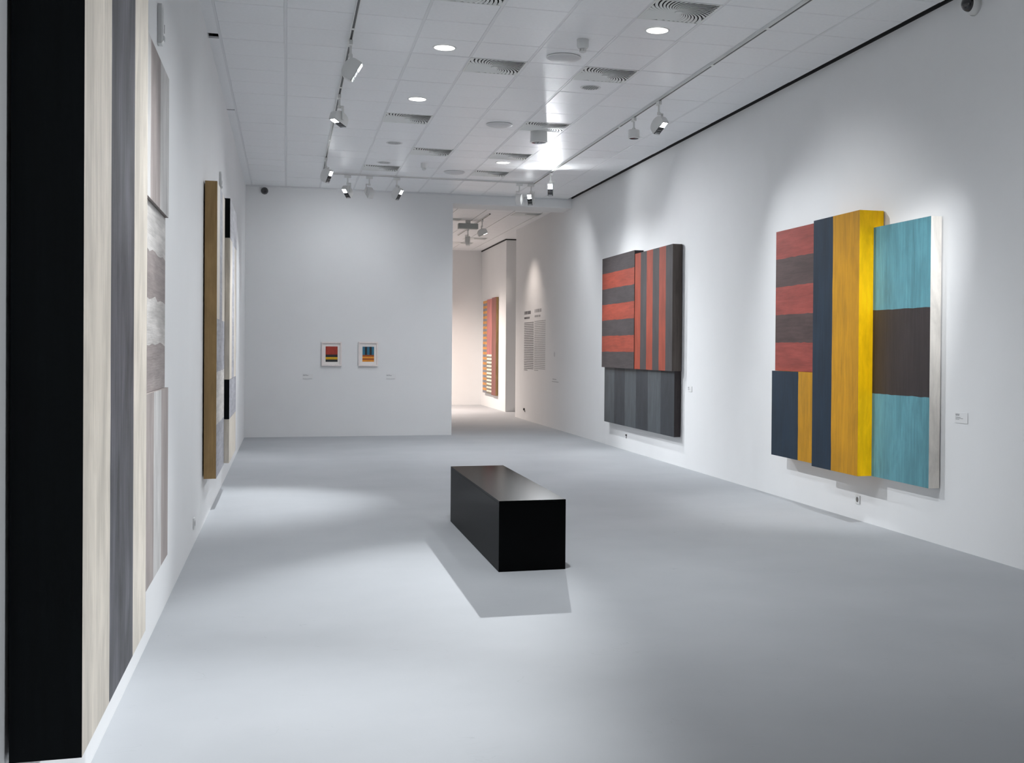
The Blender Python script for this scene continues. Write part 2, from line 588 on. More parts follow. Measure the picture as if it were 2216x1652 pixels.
def detector(x, y, s, label):
    t = thing('smoke_detector', (x, y, ZC), label, 'detector', 'small ceiling detectors')
    bm = bmesh.new()
    lathe(bm, [(0.052 * s, 0.0), (0.052 * s, -0.055 * s), (0.042 * s, -0.075 * s), (0.036 * s, -0.078 * s)], 24, False, True)
    obj('base', mesh_of('base', bm, PLASTIC, smooth=True), t)
    bm = bmesh.new()
    for k in range(6):
        a = k * math.pi / 3
        box(bm, 0.026 * s * math.cos(a) - 0.004, 0.026 * s * math.cos(a) + 0.004, 0.026 * s * math.sin(a) - 0.004, 0.026 * s * math.sin(a) + 0.004, -0.10 * s, -0.074 * s)
    obj('sensor_cage', mesh_of('sensor_cage', bm, PLASTIC), t)
    bm = bmesh.new()
    lathe(bm, [(0.030 * s, -0.10 * s), (0.030 * s, -0.106 * s), (0.012 * s, -0.115 * s)], 20, True, True)
    obj('cap', mesh_of('cap', bm, PLASTIC, smooth=True), t)


detector(2.70, 10.55, 1.1, 'small white detector hanging beside the nearest round speaker cover')
detector(2.09, 18.3, 1.0, 'small far detector left of the farthest speaker cover')


# ------------------------------------------------------------------ light tracks
def track(axis, c, a0, a1, z, label, joints=()):
    loc = (c, (a0 + a1) / 2, z) if axis == 'Y' else ((a0 + a1) / 2, c, z)
    t = thing('light_track', loc, label, 'light track', 'ceiling light tracks')
    h = (a1 - a0) / 2

    def b(name, p0, p1, q0, q1, z0, z1, M):
        if axis == 'Y':
            return bx(name, t, (p0, p1, q0, q1, z0, z1), M)
        return bx(name, t, (q0, q1, p0, p1, z0, z1), M)
    b('rail', -0.0175, -0.010, -h, h, -0.026, 0.0, LAMPW)
    b('rail', 0.010, 0.0175, -h, h, -0.026, 0.0, LAMPW)
    b('slot', -0.010, 0.010, -h, h, -0.0265, 0.0, BLACK)
    for jy in joints:
        b('joint', -0.018, 0.018, jy - loc[1 if axis == 'Y' else 0] - 0.03, jy - loc[1 if axis == 'Y' else 0] + 0.03, -0.0275, 0.0, LAMPW)
    return t


track('Y', TRACK_L, -3.0, TRACK_B - 0.03, ZC + 0.002, 'light track running away along the left side of the ceiling', (5.0, 10.75, 13.2, 16.6))
track('Y', TRACK_R, -3.0, TRACK_B - 0.03, ZC + 0.002, 'light track running away along the right side of the ceiling', (5.5, 9.6, 11.0, 14.4))
track('X', TRACK_B, TRACK_L - 0.02, TRACK_R + 0.02, ZC + 0.002, 'cross track at the far end of the ceiling', (2.35,))
track('Y', 4.17, 24.2, 28.9, ZC2 + 0.002, 'thin dark track on the next room ceiling', ())

# ------------------------------------------------------------------ spotlights
HL, HD, HW = 0.104, 0.066, 0.046     # head half-length, half-depth, half-width


def head_profile(n=10):
    """U-shaped side outline in (depth, height): flat front, rounded back."""
    pts = [(HD, -HL), (HD, HL)]
    for k in range(n + 1):
        a = math.pi / 2 + math.pi * k / n
        pts.append((-0.005 + math.cos(a) * HD * 0.95, math.sin(a) * HL))
    return pts


bm = bmesh.new()
pr_ = head_profile()
va = [bm.verts.new((-HW, d, h)) for d, h in pr_]
vb = [bm.verts.new((HW, d, h)) for d, h in pr_]
bm.faces.new(va); bm.faces.new(vb[::-1])
for k in range(len(pr_)):
    q = (k + 1) % len(pr_)
    bm.faces.new((va[k], va[q], vb[q], vb[k]))
HEAD = mesh_of('head', bm, LAMPW, smooth=True)
bm = bmesh.new()
box(bm, -HW + 0.004, HW - 0.004, HD, HD + 0.004, -HL + 0.005, HL - 0.005)
BEZEL = mesh_of('bezel', bm, BLACK)
bm = bmesh.new()
for zz in (-0.035, -0.065):
    box(bm, -HW + 0.008, HW - 0.008, HD + 0.003, HD + 0.007, zz - 0.002, zz + 0.002)
box(bm, -HW + 0.012, HW - 0.012, HD + 0.003, HD + 0.006, -0.096, -0.080)
FINS = mesh_of('face_trim', bm, STEEL)
bm = bmesh.new()
box(bm, -0.034, 0.034, HD + 0.003, HD + 0.007, 0.018, 0.090)
for v in bm.verts:
    pass
LENS_ON = mesh_of('lens', bm.copy(), emit('lamp_glow', (0.95, 0.98, 1.0), 55.0))
LENS_K = mesh_of('lens', bm.copy(), emit('lamp_glow_strong', (0.95, 0.98, 1.0), 1800.0))
LENS_W = mesh_of('lens', bm.copy(), emit('lamp_glow_warm', (1.0, 0.92, 0.88), 30.0))
LENS_OFF = mesh_of('lens', bm, DARKG)
bm = bmesh.new()
box(bm, -0.018, 0.018, -0.055, 0.055, -0.045, 0.0)
ADAPT = mesh_of('adapter', bm, LAMPW, bevel=0.003)
bm = bmesh.new()
lathe(bm, [(0.012, 0.0), (0.012, -0.10)], 16, True, True)
lathe(bm, [(0.020, -0.085), (0.022, -0.10), (0.020, -0.118)], 16, True, True)
STEM = mesh_of('stem', bm, LAMPW, smooth=True)
bm = bmesh.new()
box(bm, -0.062, -0.050, -0.014, 0.014, -0.03, 0.13)
box(bm, -0.062, 0.012, -0.014, 0.014, 0.12, 0.132)
box(bm, -0.056, -0.042, -0.012, 0.012, -0.012, 0.012)
YOKE = mesh_of('yoke', bm, LAMPW, bevel=0.002)


bm = bmesh.new()
lathe(bm, [(0.030, 0.058), (0.068, 0.054), (0.072, 0.046), (0.072, -0.046), (0.069, -0.052), (0.060, -0.054)], 32, True, False)
DRUM = mesh_of('head', bm, LAMPW, smooth=True)
bm = bmesh.new()
lathe(bm, [(0.060, -0.053), (0.045, -0.045), (0.001, -0.043)], 32, False, True)
DRUM_LENS = mesh_of('lens', bm, DARKG, smooth=True)


def drum_spotlight(x, y, z, label):
    t = thing('track_spotlight', (x, y, z), label, 'spotlight', 'track spotlights')
    obj('adapter', ADAPT, t)
    obj('stem', STEM, t, (0, 0, -0.04))
    hd = obj('head', DRUM, t, (0, 0, -0.205))
    obj('lens', DRUM_LENS, hd)


def spotlight(x, y, z, target, watts, cone, blend, label, along='Y', warm=False, key=False):
    t = thing('track_spotlight', (x, y, z), label, 'spotlight', 'track spotlights')
    obj('adapter', ADAPT, t, rot=(0, 0, 0 if along == 'Y' else math.pi / 2))
    obj('stem', STEM, t, (0, 0, -0.04))
    piv = Vector((0, 0, -0.265))
    d = (Vector(target) - Vector((x, y, z)) - piv)
    az = math.atan2(d.y, d.x) - math.pi / 2
    obj('yoke', YOKE, t, piv, (0, 0, az))
    dn = d.normalized()
    el = math.asin(max(-1, min(1, dn.z)))
    hd = obj('head', HEAD, t, piv)
    # local +Y is the beam axis
    hd.rotation_mode = 'ZYX'
    hd.rotation_euler = (Matrix.Rotation(az, 3, 'Z') @ Matrix.Rotation(el, 3, 'X')).to_euler('ZYX')
    bz = obj('bezel', BEZEL, hd)
    obj('face_trim', FINS, hd)
    obj('lens', (LENS_W if warm else (LENS_K if key else LENS_ON)) if watts else LENS_OFF, hd)
    if watts:
        L = bpy.data.lights.new('spot_beam', 'SPOT')
        L.energy = watts
        L.color = WARM if warm else COOL
        L.spot_size = math.radians(cone)
        L.spot_blend = blend
        L.shadow_soft_size = 0.035
        lo = bpy.data.objects.new('spot_beam', L)
        C.objects.link(lo)
        lo.parent = hd
        lo.location = (0, HD + 0.05, 0.055)
        lo.rotation_euler = (math.pi / 2, 0, 0)     # -Z of the lamp onto +Y of the head
        if key:                                     # its wide skirt of stray light
            L2 = L.copy()
            L2.energy = KEY_SPILL_W
            L2.spot_size = math.radians(95)
            L2.spot_blend = 1.0
            l2 = bpy.data.objects.new('spill_beam', L2)
            C.objects.link(l2)
            l2.parent = hd
            l2.location = lo.location
            l2.rotation_euler = lo.rotation_euler
    return t


for (x, y, tg, wt, cn, bl, lb) in SPOTS:
    if wt == 0:
        drum_spotlight(x, y, ZC - 0.03, lb)
        continue
    spotlight(x, y, ZC - 0.03, tg, wt, cn, bl, lb, 'X' if abs(y - TRACK_B) < 0.01 else 'Y', key='glaring bright' in lb)

# next room: lamp with a grey driver box, one on the track, one added out of sight
t = spotlight(3.93, 25.7, ZC2 - 0.19, (5.5, 31.7, 2.7), 150, 22, 0.7, 'lit warm spotlight under a grey box in the next room', warm=True)
bx('driver_box', t, (-0.22, 0.22, -0.09, 0.09, 0.0, 0.12), mat('driver_grey', (0.42, 0.45, 0.44), 0.5), 0.006)
bx('ceiling_mount', t, (-0.05, 0.05, -0.05, 0.05, 0.12, 0.19), LAMPW)
spotlight(4.17, 25.2, ZC2 - 0.03, (5.36, 25.3, 1.6), 89, 90, 1.0, 'white spotlight on the next room track, turned to the wall text', warm=True)
spotlight(2.4, 30.6, ZC2 - 0.001, (2.6, 30.6, 0.0), 1584, 150, 1.0, 'added unseen spotlight of the next room, hidden behind the end wall', warm=True)  # unseen lamp added to brighten the far end of the next room


# ------------------------------------------------------------------ paint
def paint(name, col, horiz=False, rough=0.55, var=0.16, bump=0.25, spec=0.22, blotch=0.18):
    """Oil paint with brush marks that run along the stripe."""
    sc = (4, 3.0, 40) if horiz else (40, 40, 2.2)
    M = mat(name, col, rough, noise=var, nscale=sc, bump=bump, bscale=((5, 5, 130) if horiz else (130, 130, 5)), spec=spec)
    nt = M.node_tree
    bs = nt.nodes['Principled BSDF']
    src = bs.inputs['Base Color'].links[0].from_socket
    tc = nt.nodes.new('ShaderNodeTexCoord')
    mp = nt.nodes.new('ShaderNodeMapping')
    mp.inputs['Scale'].default_value = (1.6, 1.6, 6) if horiz else (6, 6, 1.9)
    nz = nt.nodes.new('ShaderNodeTexNoise')
    nz.inputs['Scale'].default_value = 1.0
    nz.inputs['Detail'].default_value = 6
    nz.inputs['Roughness'].default_value = 0.62
    nz.inputs['Distortion'].default_value = 0.4
    rp = nt.nodes.new('ShaderNodeValToRGB')
    rp.color_ramp.elements[0].position = 0.36
    rp.color_ramp.elements[1].position = 0.62
    lo, hi = 1 - blotch, 1 + blotch * 0.5
    rp.color_ramp.elements[0].color = (lo, lo, lo, 1)
    rp.color_ramp.elements[1].color = (hi, hi, hi, 1)
    mx = nt.nodes.new('ShaderNodeMix'); mx.data_type = 'RGBA'; mx.blend_type = 'MULTIPLY'
    mx.inputs['Factor'].default_value = 1.0
    nt.links.new(tc.outputs['Object'], mp.inputs['Vector'])
    nt.links.new(mp.outputs['Vector'], nz.inputs['Vector'])
    nt.links.new(nz.outputs['Fac'], rp.inputs['Fac'])
    nt.links.new(src, mx.inputs['A'])
    nt.links.new(rp.outputs['Color'], mx.inputs['B'])
    nt.links.new(mx.outputs['Result'], bs.inputs['Base Color'])
    return M


K = 1.25
P_BROWN = paint('paint_umber', srgb(88, 70, 68, 0.775), True)
P_RED = paint('paint_brick_red', srgb(150, 70, 62, 0.938), True)
P_NAVY = paint('paint_navy', srgb(40, 62, 82, 0.525))
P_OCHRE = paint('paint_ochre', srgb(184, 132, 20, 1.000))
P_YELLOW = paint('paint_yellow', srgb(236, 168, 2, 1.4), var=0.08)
P_TEAL = paint('paint_teal', srgb(82, 130, 140, 1.28), rough=0.38)
P_CHAR = paint('paint_charcoal', srgb(58, 52, 53, 0.938), rough=0.38)
P_WHITE = paint('primed_canvas', srgb(226, 220, 212, 1.1), var=0.03, bump=0.1)
P_SLATE = paint('paint_slate', srgb(66, 72, 80, 0.5))
P_STONE = paint('paint_stone_grey', srgb(94, 101, 107, 0.55))
P_DARK = paint('paint_dark_grey', srgb(72, 66, 68, 0.750), True)
P_DARKV = paint('paint_dark_grey_upright', srgb(70, 66, 68, 0.750))
P_ORANGE = paint('paint_orange_red', srgb(186, 82, 62, 0.54), True)
P_ORANGEV = paint('paint_orange_red_upright', srgb(186, 82, 58, 0.54))
P_TAUPE = paint('paint_taupe_side', srgb(92, 84, 80, 1.000))
P_CREAM = paint('paint_cream', srgb(196, 188, 176, 1.1), rough=0.5, var=0.10, blotch=0.2)
P_INK = paint('paint_ink_grey', srgb(74, 74, 80, 0.85), rough=0.5, var=0.4, blotch=0.62)
P_MOUSE = paint('paint_mouse_grey', srgb(146, 136, 132, 1.05), rough=0.5)
P_PALE = paint('paint_pale_grey', srgb(186, 184, 182, 1.05), rough=0.5)
P_MOUSEH = paint('paint_mouse_grey_level', srgb(140, 130, 127, 1.05), True, rough=0.5)
P_PALEH = paint('paint_pale_grey_level', srgb(190, 186, 182, 1.05), True, rough=0.5)
P_BLACK = paint('paint_black_side', srgb(7, 11, 14, 1.0), rough=0.55, var=0.2, bump=0.1, spec=0.1)
P_JUTE = paint('raw_brown_canvas', srgb(130, 107, 74, 1.45), rough=0.9, var=0.10, bump=0.3)
P_MID = paint('paint_mid_grey', srgb(146, 146, 152, 1.1), True)
P_PINK = paint('paint_old_rose', srgb(178, 112, 108, 1.1))
P_RUST = paint('paint_rust_brown', srgb(128, 82, 76, 1.1))
P_AMBER = paint('paint_amber', srgb(200, 140, 70, 1.1), True)
P_GREYH = paint('paint_blue_grey', srgb(128, 126, 132, 1.1), True)
P_BONE = paint('paint_bone', srgb(222, 218, 200, 1.1), True)
P_OLIVE = paint('paint_dull_olive', srgb(120, 112, 100, 1.1), True)


def panel(parent, wall_x, face_x, y0, y1, z0, z1, colours, across, near=None, far=None, top=None, name='panel', jit=0.004, label=None, splits=None):
    """One stretched canvas: a deep box whose face carries plain stripes.
    across = 'Y' for upright stripes ordered from small y, 'Z' for level stripes ordered from the bottom."""
    L = parent.location
    rnd = random.Random(int(y0 * 1000 + z0 * 77))
    mats = []

    def mi(M):
        if M not in mats:
            mats.append(M)
        return mats.index(M)
    bm = bmesh.new()
    n, seg = len(colours), 14
    a0, a1, b0, b1 = (y0, y1, z0, z1) if across == 'Y' else (z0, z1, y0, y1)
    cuts = splits or [k / n for k in range(n + 1)]
    grid = []
    for k in range(n + 1):
        row = []
        for s in range(seg + 1):
            a = a0 + (a1 - a0) * cuts[k]
            if 0 < k < n:
                a += rnd.uniform(-jit, jit)
            b = b0 + (b1 - b0) * s / seg
            y, z = (a, b) if across == 'Y' else (b, a)
            row.append(bm.verts.new((face_x - L.x, y - L.y, z - L.z)))
        grid.append(row)
    for k in range(n):
        for s in range(seg):
            bm.faces.new((grid[k][s], grid[k + 1][s], grid[k + 1][s + 1], grid[k][s + 1])).material_index = mi(colours[k])
    # sides follow the edge vertices back to the wall
    dflt = near or colours[0]
    if across == 'Y':
        e_near, e_far = grid[0], grid[-1]
        e_bot, e_top = [g[0] for g in grid], [g[-1] for g in grid]
    else:
        e_near, e_far = [g[0] for g in grid], [g[-1] for g in grid]
        e_bot, e_top = grid[0], grid[-1]
    back = {}

    def bk(v):
        if v not in back:
            back[v] = bm.verts.new((wall_x - L.x, v.co.y, v.co.z))
        return back[v]
    for edge, M in ((e_near, near or dflt), (e_far, far or dflt), (e_bot, top or dflt), (e_top, top or dflt)):
        for p, q in zip(edge, edge[1:]):
            bm.faces.new((p, q, bk(q), bk(p))).material_index = mi(M)
    c = [bk(grid[0][0]), bk(grid[-1][0]), bk(grid[-1][-1]), bk(grid[0][-1])]
    loop = list(dict.fromkeys([bk(v) for v in e_bot] + [bk(v) for v in e_far] + [bk(v) for v in reversed(e_top)] + [bk(v) for v in reversed(e_near)]))
    bm.faces.new(loop).material_index = mi(dflt)
    o = obj(name, mesh_of(name, bm, mats), parent)
    if label:
        o['label'] = label
    return o


WR, WL = XR - 0.012, XL + 0.012
# right wall, near painting
t = thing('painting', (XR, 10.1, 0.48), 'relief painting with projecting yellow and navy box, teal and brick-red panels', 'painting', 'large painted relief panels')
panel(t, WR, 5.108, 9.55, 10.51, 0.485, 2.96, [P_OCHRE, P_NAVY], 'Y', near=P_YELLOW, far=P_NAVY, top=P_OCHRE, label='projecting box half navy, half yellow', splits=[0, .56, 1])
panel(t, WR, 5.252, 8.565, 9.548, 0.485, 2.80, [P_TEAL, P_CHAR, P_TEAL], 'Z', near=P_WHITE, label='teal panel with a charcoal middle and white canvas edge')
panel(t, WR, 5.204, 10.512, 11.64, 1.43, 2.96, [P_RED, P_BROWN, P_RED, P_BROWN, P_RED], 'Z', near=P_BROWN, label='panel of level brick-red and umber bands')
panel(t, WR, 5.167, 10.512, 11.64, 0.50, 1.428, [P_OCHRE, P_NAVY], 'Y', near=P_OCHRE, label='low panel split into ochre and navy', splits=[0, .4, 1])
# right wall, far painting
t = thing('painting', (XR, 16.9, 0.42), 'relief painting of orange-red and dark stripes above a grey striped panel', 'painting', 'large painted relief panels')
panel(t, WR, 5.217, 15.19, 16.998, 1.352, 3.145, [P_DARKV, P_ORANGEV, P_DARKV, P_ORANGEV, P_DARKV, P_ORANGEV], 'Y', near=P_TAUPE, top=P_DARKV, label='panel of upright orange-red and dark stripes')
panel(t, WR, 5.209, 17.0, 18.88, 1.352, 3.205, [P_DARK, P_ORANGE, P_DARK, P_ORANGE, P_DARK, P_ORANGE, P_DARK], 'Z', near=P_DARK, label='proud panel of level dark and orange-red bands')
panel(t, WR, 5.262, 15.21, 18.88, 0.42, 1.352, [P_SLATE, P_STONE, P_SLATE, P_STONE, P_SLATE, P_STONE], 'Y', near=P_CHAR, label='low panel of slate and grey upright stripes')
# left wall, near painting
t = thing('painting', (XL, 4.9, 0.52), 'nearest painting, black deep side and cream and grey upright stripes', 'painting', 'large painted relief panels')
panel(t, WL, -0.537, 3.412, 4.886, 0.502, 3.10, [P_CREAM, P_INK, P_CREAM], 'Y', near=P_BLACK, far=P_BLACK, top=P_CREAM, label='tall cream and ink-grey panel with a black side', splits=[0, .343, .73, 1], jit=0.003)
panel(t, WL, -0.618, 4.888, 6.60, 2.335, 3.085, [P_MOUSE, P_PALE, P_MOUSE, P_PALE], 'Y', near=P_MOUSE, label='upper panel of pale and mouse-grey uprights')
panel(t, WL, -0.634, 4.888, 6.60, 1.42, 2.333, [P_MOUSEH, P_PALEH, P_MOUSEH, P_PALEH], 'Z', near=P_MOUSE, jit=0.012, label='middle panel of level grey bands')
panel(t, WL, -0.616, 4.888, 6.60, 0.51, 1.418, [P_MOUSE, P_PALE, P_MOUSE, P_PALE, P_MOUSE], 'Y', near=P_MOUSE, label='lower panel of grey and pale uprights')
# left wall, far painting
t = thing('painting', (XL, 12.4, 0.44), 'painting with raw brown canvas side, cream and grey blocks on the left wall', 'painting', 'large painted relief panels')
panel(t, WL, -0.612, 10.96, 12.308, 1.9, 3.15, [P_CREAM, P_MID, P_CREAM], 'Y', near=P_JUTE, far=P_CREAM, label='upper cream panel with a grey upright')
panel(t, WL, -0.612, 10.96, 12.308, 0.44, 1.9, [P_MID, P_PALEH, P_MID], 'Z', near=P_JUTE, far=P_CREAM, label='lower panel of level grey and cream blocks')
panel(t, WL, -0.562, 12.31, 13.85, 2.762, 3.165, [P_MID], 'Z', near=P_BLACK, label='grey top block with a black side')
panel(t, WL, -0.562, 12.31, 13.85, 1.308, 2.76, [P_CREAM, P_MID, P_CREAM], 'Y', near=P_CREAM, label='cream block with a grey upright')
panel(t, WL, -0.562, 12.31, 13.85, 0.902, 1.306, [P_MID], 'Z', near=P_BLACK, label='grey low block with a black side')
panel(t, WL, -0.562, 12.31, 13.85, 0.45, 0.90, [P_CREAM], 'Z', near=P_CREAM, label='cream bottom block')
# next room
t = thing('painting', (XE, 32.0, 0.39), 'tall old-rose painting with fine amber and bone stripes in the next room', 'painting', 'large painted relief panels')
WE = XE - 0.012
panel(t, WE, 5.47, 32.10, 32.77, 0.40, 3.03, [P_AMBER if k % 2 else P_GREYH for k in range(36)], 'Z', near=P_GREYH, jit=0.002, label='narrow panel of fine amber and grey bands')
panel(t, WE, 5.47, 31.31, 32.098, 1.50, 3.05, [P_PINK], 'Y', near=P_PINK, label='old-rose block')
panel(t, WE, 5.47, 31.31, 32.098, 0.40, 1.498, [P_BONE if k % 2 else P_OLIVE for k in range(22)], 'Z', near=P_OLIVE, jit=0.002, label='block of fine bone and olive bands')
panel(t, WE, 5.47, 30.65, 31.308, 0.38, 3.07, [P_RUST], 'Y', near=P_JUTE, label='rust-brown upright panel with raw canvas side')

# ------------------------------------------------------------------ small framed prints on the end wall
FR = mat('limed_wood_frame', (0.86, 0.79, 0.765), 0.5, noise=0.05, nscale=(60, 60, 8))
MATB = mat('mount_board', (0.88, 0.84, 0.81), 0.8)


def framed(x0, x1, z0, z1, label, art):
    t = thing('framed_print', ((x0 + x1) / 2, YB, z0), label, 'framed print', 'small framed prints on the end wall')
    hw, hh, fw, dp = (x1 - x0) / 2, z1 - z0, 0.026, 0.045
    for (a, b_, c, d) in ((-hw, hw, 0, fw), (-hw, hw, hh - fw, hh), (-hw, -hw + fw, fw, hh - fw), (hw - fw, hw, fw, hh - fw)):
        bx('frame_bar', t, (a, b_, -dp, -0.002, c, d), FR, 0.002)
    mb = bx('mount', t, (-hw + fw, hw - fw, -0.020, -0.004, fw, hh - fw), MATB)
    for (u0, u1, v0, v1, M) in art:
        bx('print', mb, (-hw + u0 * 2 * hw, -hw + u1 * 2 * hw, -0.0225, -0.0195, v0 * hh, v1 * hh), M)
    return t


I_RED = mat('print_red', srgb(150, 52, 38, K), 0.7, noise=0.15, nscale=(30, 30, 12))
I_DARK = mat('print_black', srgb(40, 42, 44, K), 0.7, noise=0.15, nscale=(30, 30, 12))
I_YEL = mat('print_yellow', srgb(190, 150, 30, K), 0.7, noise=0.1, nscale=(30, 30, 12))
I_BLU = mat('print_blue', srgb(44, 104, 128, K), 0.7, noise=0.15, nscale=(30, 30, 12))
I_ORA = mat('print_orange', srgb(212, 140, 48, K), 0.7, noise=0.1, nscale=(30, 30, 12))
I_BRO = mat('print_rust', srgb(150, 76, 30, K), 0.7)
framed(0.624, 0.985, 1.31, 1.757, 'small framed print, red block over dark and yellow bands',
       [(.20, .80, .47, .81, I_RED), (.20, .80, .37, .47, I_DARK), (.20, .80, .27, .37, I_YEL), (.20, .80, .17, .27, I_DARK)])
art = [(.20 + .12 * k, .32 + .12 * k, .46, .80, I_DARK if k % 2 else I_BLU) for k in range(5)]
art += [(.20, .80, .18 + .07 * k, .25 + .07 * k, I_ORA if k % 2 == 0 else I_BRO) for k in range(4)]
framed(1.293, 1.648, 1.31, 1.763, 'small framed print, blue and black uprights over orange bands', art)

# ------------------------------------------------------------------ bench
BENCH = mat('black_bench_laminate', (0.003, 0.0032, 0.0035), 0.5, spec=0.0)


def satin(M, normal, grazing, rough):
    """Thin satin sheen over a dark laminate: weak face-on, stronger at a glancing angle."""
    nt = M.node_tree
    b = nt.nodes['Principled BSDF']
    out = nt.nodes['Material Output']
    g = nt.nodes.new('ShaderNodeBsdfGlossy')
    g.inputs['Roughness'].default_value = rough
    lw = nt.nodes.new('ShaderNodeLayerWeight')
    lw.inputs['Blend'].default_value = 0.5
    pw = nt.nodes.new('ShaderNodeMath'); pw.operation = 'POWER'; pw.inputs[1].default_value = 4.0
    mr = nt.nodes.new('ShaderNodeMapRange')
    mr.inputs['To Min'].default_value = normal
    mr.inputs['To Max'].default_value = grazing
    mx = nt.nodes.new('ShaderNodeMixShader')
    nt.links.new(lw.outputs['Facing'], pw.inputs[0])
    nt.links.new(pw.outputs[0], mr.inputs['Value'])
    nt.links.new(mr.outputs['Result'], mx.inputs['Fac'])
    nt.links.new(b.outputs[0], mx.inputs[1])
    nt.links.new(g.outputs[0], mx.inputs[2])
    nt.links.new(mx.outputs[0], out.inputs['Surface'])


satin(BENCH, 0.004, 0.26, 0.14)
BX0, BX1, BY0, BY1, BH = 1.508, 2.012, 8.268, 10.83, 0.523
t = thing('bench', ((BX0 + BX1) / 2, (BY0 + BY1) / 2, 0), 'long black box bench standing alone on the grey floor', 'bench')
hx, hy, th = (BX1 - BX0) / 2, (BY1 - BY0) / 2, 0.019
bx('seat', t, (-hx, hx, -hy, hy, BH - th, BH), BENCH, 0.0012)
bx('end_panel', t, (-hx, hx, -hy, -hy + th, 0.0, BH - th - 0.0006), BENCH, 0.0008)
bx('end_panel', t, (-hx, hx, hy - th, hy, 0.0, BH - th - 0.0006), BENCH, 0.0008)
bx('side_panel', t, (-hx, -hx + th, -hy + th, hy - th, 0.0, BH - th - 0.0006), BENCH, 0.0008)
bx('side_panel', t, (hx - th, hx, -hy + th, hy - th, 0.0, BH - th - 0.0006), BENCH, 0.0008)

# ------------------------------------------------------------------ captions and wall text
CARD = mat('caption_card', (0.80, 0.80, 0.80), 0.6)
INK = mat('grey_print', (0.16, 0.16, 0.17), 0.8)
INKF = mat('grey_print_faint', (0.44, 0.44, 0.45), 0.8)


def marks(parent, name, lines, M, fn, rnd, letters=False):
    """Illegible small print as word-length strokes. lines: (u0, u1, v, height)."""
    bm = bmesh.new()
    for (u0, u1, v, h) in lines:
        u = u0
        while u < u1 - 0.3 * h:
            wlen = min(rnd.uniform(0.35, 0.6) * h if letters else rnd.uniform(1.2, 5.0) * h, u1 - u)
            pts = [fn(u, v), fn(u + wlen, v), fn(u + wlen, v + h), fn(u, v + h)]
            bm.faces.new([bm.verts.new(p) for p in pts])
            u += wlen + (rnd.choice((0.16, 0.16, 0.16, 0.5)) if letters else 0.55) * h
    return obj(name, mesh_of(name, bm, M), parent)


def caption_right(y0, y1, z0, z1, label):
    t = thing('wall_caption', (XR, (y0 + y1) / 2, z0), label, 'caption', 'small wall captions')
    hw, hh = (y1 - y0) / 2, z1 - z0
    bx('card', t, (-0.006, -0.001, -hw, hw, 0, hh), CARD, 0.0008)
    rnd = random.Random(3)
    W2 = 2 * hw
    # text reads from the far end (large y) towards the viewer
    fn = lambda u, v: (-0.0066, hw - u, v)
    marks(t, 'print', [(W2 * .07, W2 * .38, hh * .80, hh * .06), (W2 * .07, W2 * .36, hh * .69, hh * .06), (W2 * .07, W2 * .46, hh * .52, hh * .035),
                       (W2 * .07, W2 * .66, hh * .42, hh * .035), (W2 * .07, W2 * .36, hh * .33, hh * .035)], INK, fn, rnd)


caption_right(8.165, 8.35, 1.058, 1.146, 'white caption card right of the yellow and teal painting')
caption_right(14.76, 14.93, 1.075, 1.15, 'white caption card right of the orange-red striped painting')


def caption_back(x0, x1, z0, z1, label):
    t = thing('wall_caption', ((x0 + x1) / 2, YB, z0), label, 'caption', 'small wall captions')
    hw, hh = (x1 - x0) / 2, z1 - z0
    bx('card', t, (-hw, hw, -0.005, -0.001, 0, hh), CARD, 0.0008)
    rnd = random.Random(5)
    fn = lambda u, v: (-hw + u, -0.0056, v)
    marks(t, 'print', [(.01, .08, hh * .78, .008), (.01, .11, hh * .62, .010), (.01, 2 * hw * .9, hh * .10, .007)], INKF, fn, rnd)


caption_back(0.285, 0.475, 1.06, 1.165, 'pale caption card below and left of the red framed print')
caption_back(1.80, 1.985, 1.06, 1.165, 'pale caption card below and right of the blue framed print')

t = thing('wall_text', (XR, 25.16, 1.14), 'two columns of small grey wall text under bold headings', 'wall text')
rnd = random.Random(11)
fn = lambda u, v: (-0.002, 1.14 - u, v)
for (c0, c1, M, dz, nm) in ((0.0, 1.06, INK, 0.0, 28), (1.15, 2.28, INKF, 0.015, 28)):
    marks(t, 'heading', [(c0, c0 + 0.72, 1.32 + dz, 0.075), (c0, c0 + 0.62, 1.215 + dz, 0.045)], M, fn, rnd, True)
    marks(t, 'paragraph', [(c0, c1 if k else c0 + 0.4, 0.02 + dz + k * 0.0405, 0.017) for k in range(nm)], M, fn, rnd)
t = thing('wall_text', (XR, 23.03, 0.965), 'two short faint lines of print low on the right wall by the opening', 'wall text')
marks(t, 'print', [(0.0, 0.36, 0.055, 0.016), (-0.05, 0.55, 0.005, 0.014)], INKF, lambda u, v: (-0.002, 0.28 - u, v), rnd)
t = thing('wall_emblem', (XR, 23.15, 1.55), 'tiny round grey emblem on the right wall near the text', 'emblem')
bm = bmesh.new()
lathe(bm, [(0.055, -0.0005), (0.055, -0.0015), (0.045, -0.002)], 24, False, True, axis='X')
obj('disc', mesh_of('disc', bm, mat('emblem_grey', (0.6, 0.6, 0.61), 0.8)), t)


# ------------------------------------------------------------------ sockets, sensors, cameras
def socket(x, y, z, side, label, s=0.042):
    t = thing('wall_socket', (x, y, z), label, 'socket', 'wall sockets')
    d = -1 if side == 'R' else 1
    a, b_ = sorted((d * 0.001, d * 0.012))
    bx('plate', t, (a, b_, -s, s, -s, s), PLASTIC, 0.002)
    bm = bmesh.new()
    lathe(bm, [(0.026, d * 0.0125), (0.022, d * 0.004 + d * 0.009), (0.001, d * 0.0128)], 20, False, True, axis='X')
    obj('well', mesh_of('well', bm, mat('socket_well', (0.16, 0.15, 0.14), 0.6)), t)
    return t


